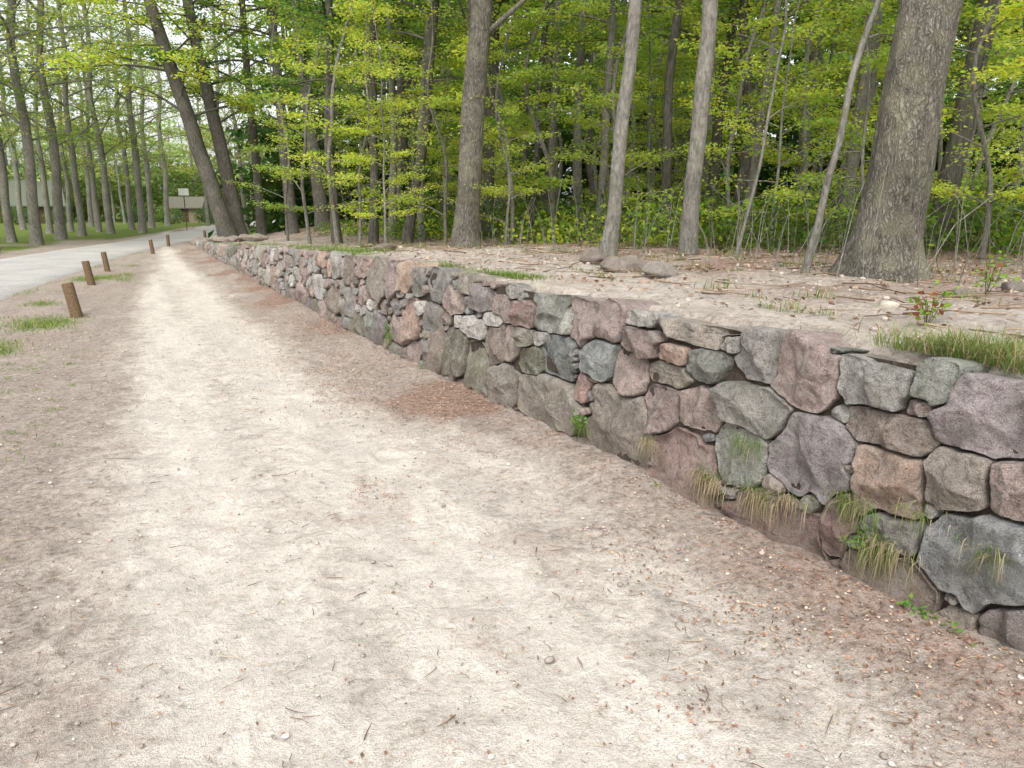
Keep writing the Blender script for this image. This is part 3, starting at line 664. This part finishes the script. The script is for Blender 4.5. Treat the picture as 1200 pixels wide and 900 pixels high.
# ------------------------------------------------------------ far buildings & signs
def box(a,c,s,col,mat=0):
    c=np.array(c);s=np.array(s)/2
    v=np.array([[i,j,k] for i in(-1,1) for j in(-1,1) for k in(-1,1)])*s+c
    a.add(v,np.array([[0,1,3,2],[4,6,7,5],[0,4,5,1],[2,3,7,6],[0,2,6,4],[1,5,7,3]]),mat,col,False)
def part(acc,name,mats,par):
    o=acc.obj(name,mats);o.parent=par;return o
def house(name,x,y,W,Dp,h,rh,wall_c,roof_c,rz):
    e=bpy.data.objects.new(name,None);bpy.context.scene.collection.objects.link(e);e.location=(x,y,0);e.rotation_euler=(0,0,rz)
    a=Acc();box(a,(0,0,h/2),(W,Dp,h),wall_c)
    a.add([[-W/2,-Dp/2,h],[-W/2,Dp/2,h],[-W/2,0,h+rh],[W/2,-Dp/2,h],[W/2,Dp/2,h],[W/2,0,h+rh]],np.array([[0,1,2],[3,5,4]]),0,wall_c,False)
    part(a,'walls',[M_wood],e)
    a=Acc();o=.4
    for s in (-1,1):
        v=[]
        for xx in (-W/2-o,W/2+o):
            v+= [[xx,s*(Dp/2+o),h-o*rh/(Dp/2)+.05],[xx,0,h+rh+.05],[xx,s*(Dp/2+o),h-o*rh/(Dp/2)+.17],[xx,0,h+rh+.17]]
        a.add(v,np.array([[0,1,5,4],[2,6,7,3],[0,4,6,2],[0,2,3,1],[4,5,7,6]]),0,roof_c,False)
    part(a,'roof',[M_wood],e)
    a=Acc()
    for k in range(max(1,int(W/2))): box(a,(-W/2+1+k*2,-Dp/2-.01,h*.55),(.7,.06,.7),(.07,.08,.08));box(a,(-W/2+1+k*2,-Dp/2-.03,h*.55-.40),(.9,.08,.07),(.3,.3,.27))
    part(a,'windows',[M_wood],e)
    a=Acc();box(a,(0.0,-Dp/2-.02,.9),(.8,.06,1.8),(.08,.05,.035));part(a,'door',[M_wood],e)
x,y=polar(1.0,98);house('wooden_cabin',x,y,3.4,3.0,1.8,1.0,srgb(126,116,96),srgb(100,98,86),-.3)
x,y=polar(-7.9,100);house('timber_house',x,y,4.4,4.0,2.2,2.3,srgb(100,98,82),srgb(98,104,90),.2)
def shrub(x,y,hh,sd):
    r=np.random.default_rng(sd);a=Acc();m=900;g=r.normal(0,1,(m,3));g/=np.linalg.norm(g,axis=1)[:,None];g*=(r.uniform(.3,1,m)**.5)[:,None]
    g*=1+.3*fbm(g[:,0:1]*2,g[:,1:2]*2,g[:,2:3]*2,sd)
    pos=g*np.array([hh*.9,hh*.9,hh*.5])+[0,0,hh*.5];pos[:,2]=np.maximum(pos[:,2],.05)
    leaves(a,pos,.2,leafcol(r,m,(.13,.2,.06)),1,r,.8)
    for k in range(5): q=r.normal(0,.3,2)*hh;tube(a,[[0,0,-.1],[q[0]*.5,q[1]*.5,hh*.4],[q[0],q[1],hh*.8]],[.04,.03,.01],5,0)
    a.obj('shrub',[M_barkd,M_leafd],(x,y,0))
for az,d,h,sd in ((-.1,88,1.6,1),(2.3,86,1.8,2),(-9.0,92,1.8,3),(-6.9,93,1.5,4),(-2.4,98,1.8,5),(3.4,70,1.4,6)): x,y=polar(az,d);shrub(x,y,h,sd)
def sign(name,x,y,w,h,zc,col,face,rz=0):
    e=Acc();box(e,(0,0,zc/2),(.07,.07,zc+h),srgb(90,75,60));box(e,(0,-.06,zc),(w,.04,h),col);box(e,(0,-.083,zc+h*.0),(w*.9,.01,h*.86),face)
    o=e.obj(name,[M_wood],(x,y,0));o.rotation_euler=(0,0,rz)
x,y=polar(.8,62);sign('white_sign',x,y,.8,.6,2.8,srgb(60,60,55),(.75,.75,.72))
x,y=polar(-10.3,32);sign('red_sign',x,y,.5,1.1,1.9,srgb(120,40,34),srgb(150,60,50))
# ------------------------------------------------------------ light & camera
w=bpy.data.worlds.new('World');bpy.context.scene.world=w;w.use_nodes=True;t=w.node_tree;t.nodes.clear()
el,az=52,-150
sky=N(t,'ShaderNodeTexSky',sky_type='NISHITA',sun_disc=False)
sky.sun_elevation=el*D2R;sky.sun_rotation=az*D2R;sky.dust_density=4;sky.air_density=1.0
hs=N(t,'ShaderNodeHueSaturation',i_Saturation=.22,i_Value=2.2,i_Color=sky.outputs[0])
bg=N(t,'ShaderNodeBackground',i_Color=hs.outputs[0],i_Strength=.15)
N(t,'ShaderNodeOutputWorld',i_Surface=bg.outputs[0])
sl=bpy.data.lights.new('sun','SUN');sl.energy=1.3;sl.angle=18*D2R;sl.color=(1,.97,.94)
so=bpy.data.objects.new('sun',sl);bpy.context.scene.collection.objects.link(so)
sd=Vector((math.sin(az*D2R)*math.cos(el*D2R),math.cos(az*D2R)*math.cos(el*D2R),math.sin(el*D2R)))
so.rotation_euler=sd.to_track_quat('Z','Y').to_euler()
cd=bpy.data.cameras.new('camera');cd.lens=26.1;cd.sensor_width=36;cd.clip_end=2000;cd.clip_start=.05
co=bpy.data.objects.new('camera',cd);bpy.context.scene.collection.objects.link(co)
co.location=(0,0,1.6);co.rotation_euler=((90-13.3)*D2R,0,-24*D2R)
bpy.context.scene.camera=co
sc=bpy.context.scene
sc.view_settings.view_transform='Standard';sc.view_settings.look='None';sc.view_settings.exposure=0
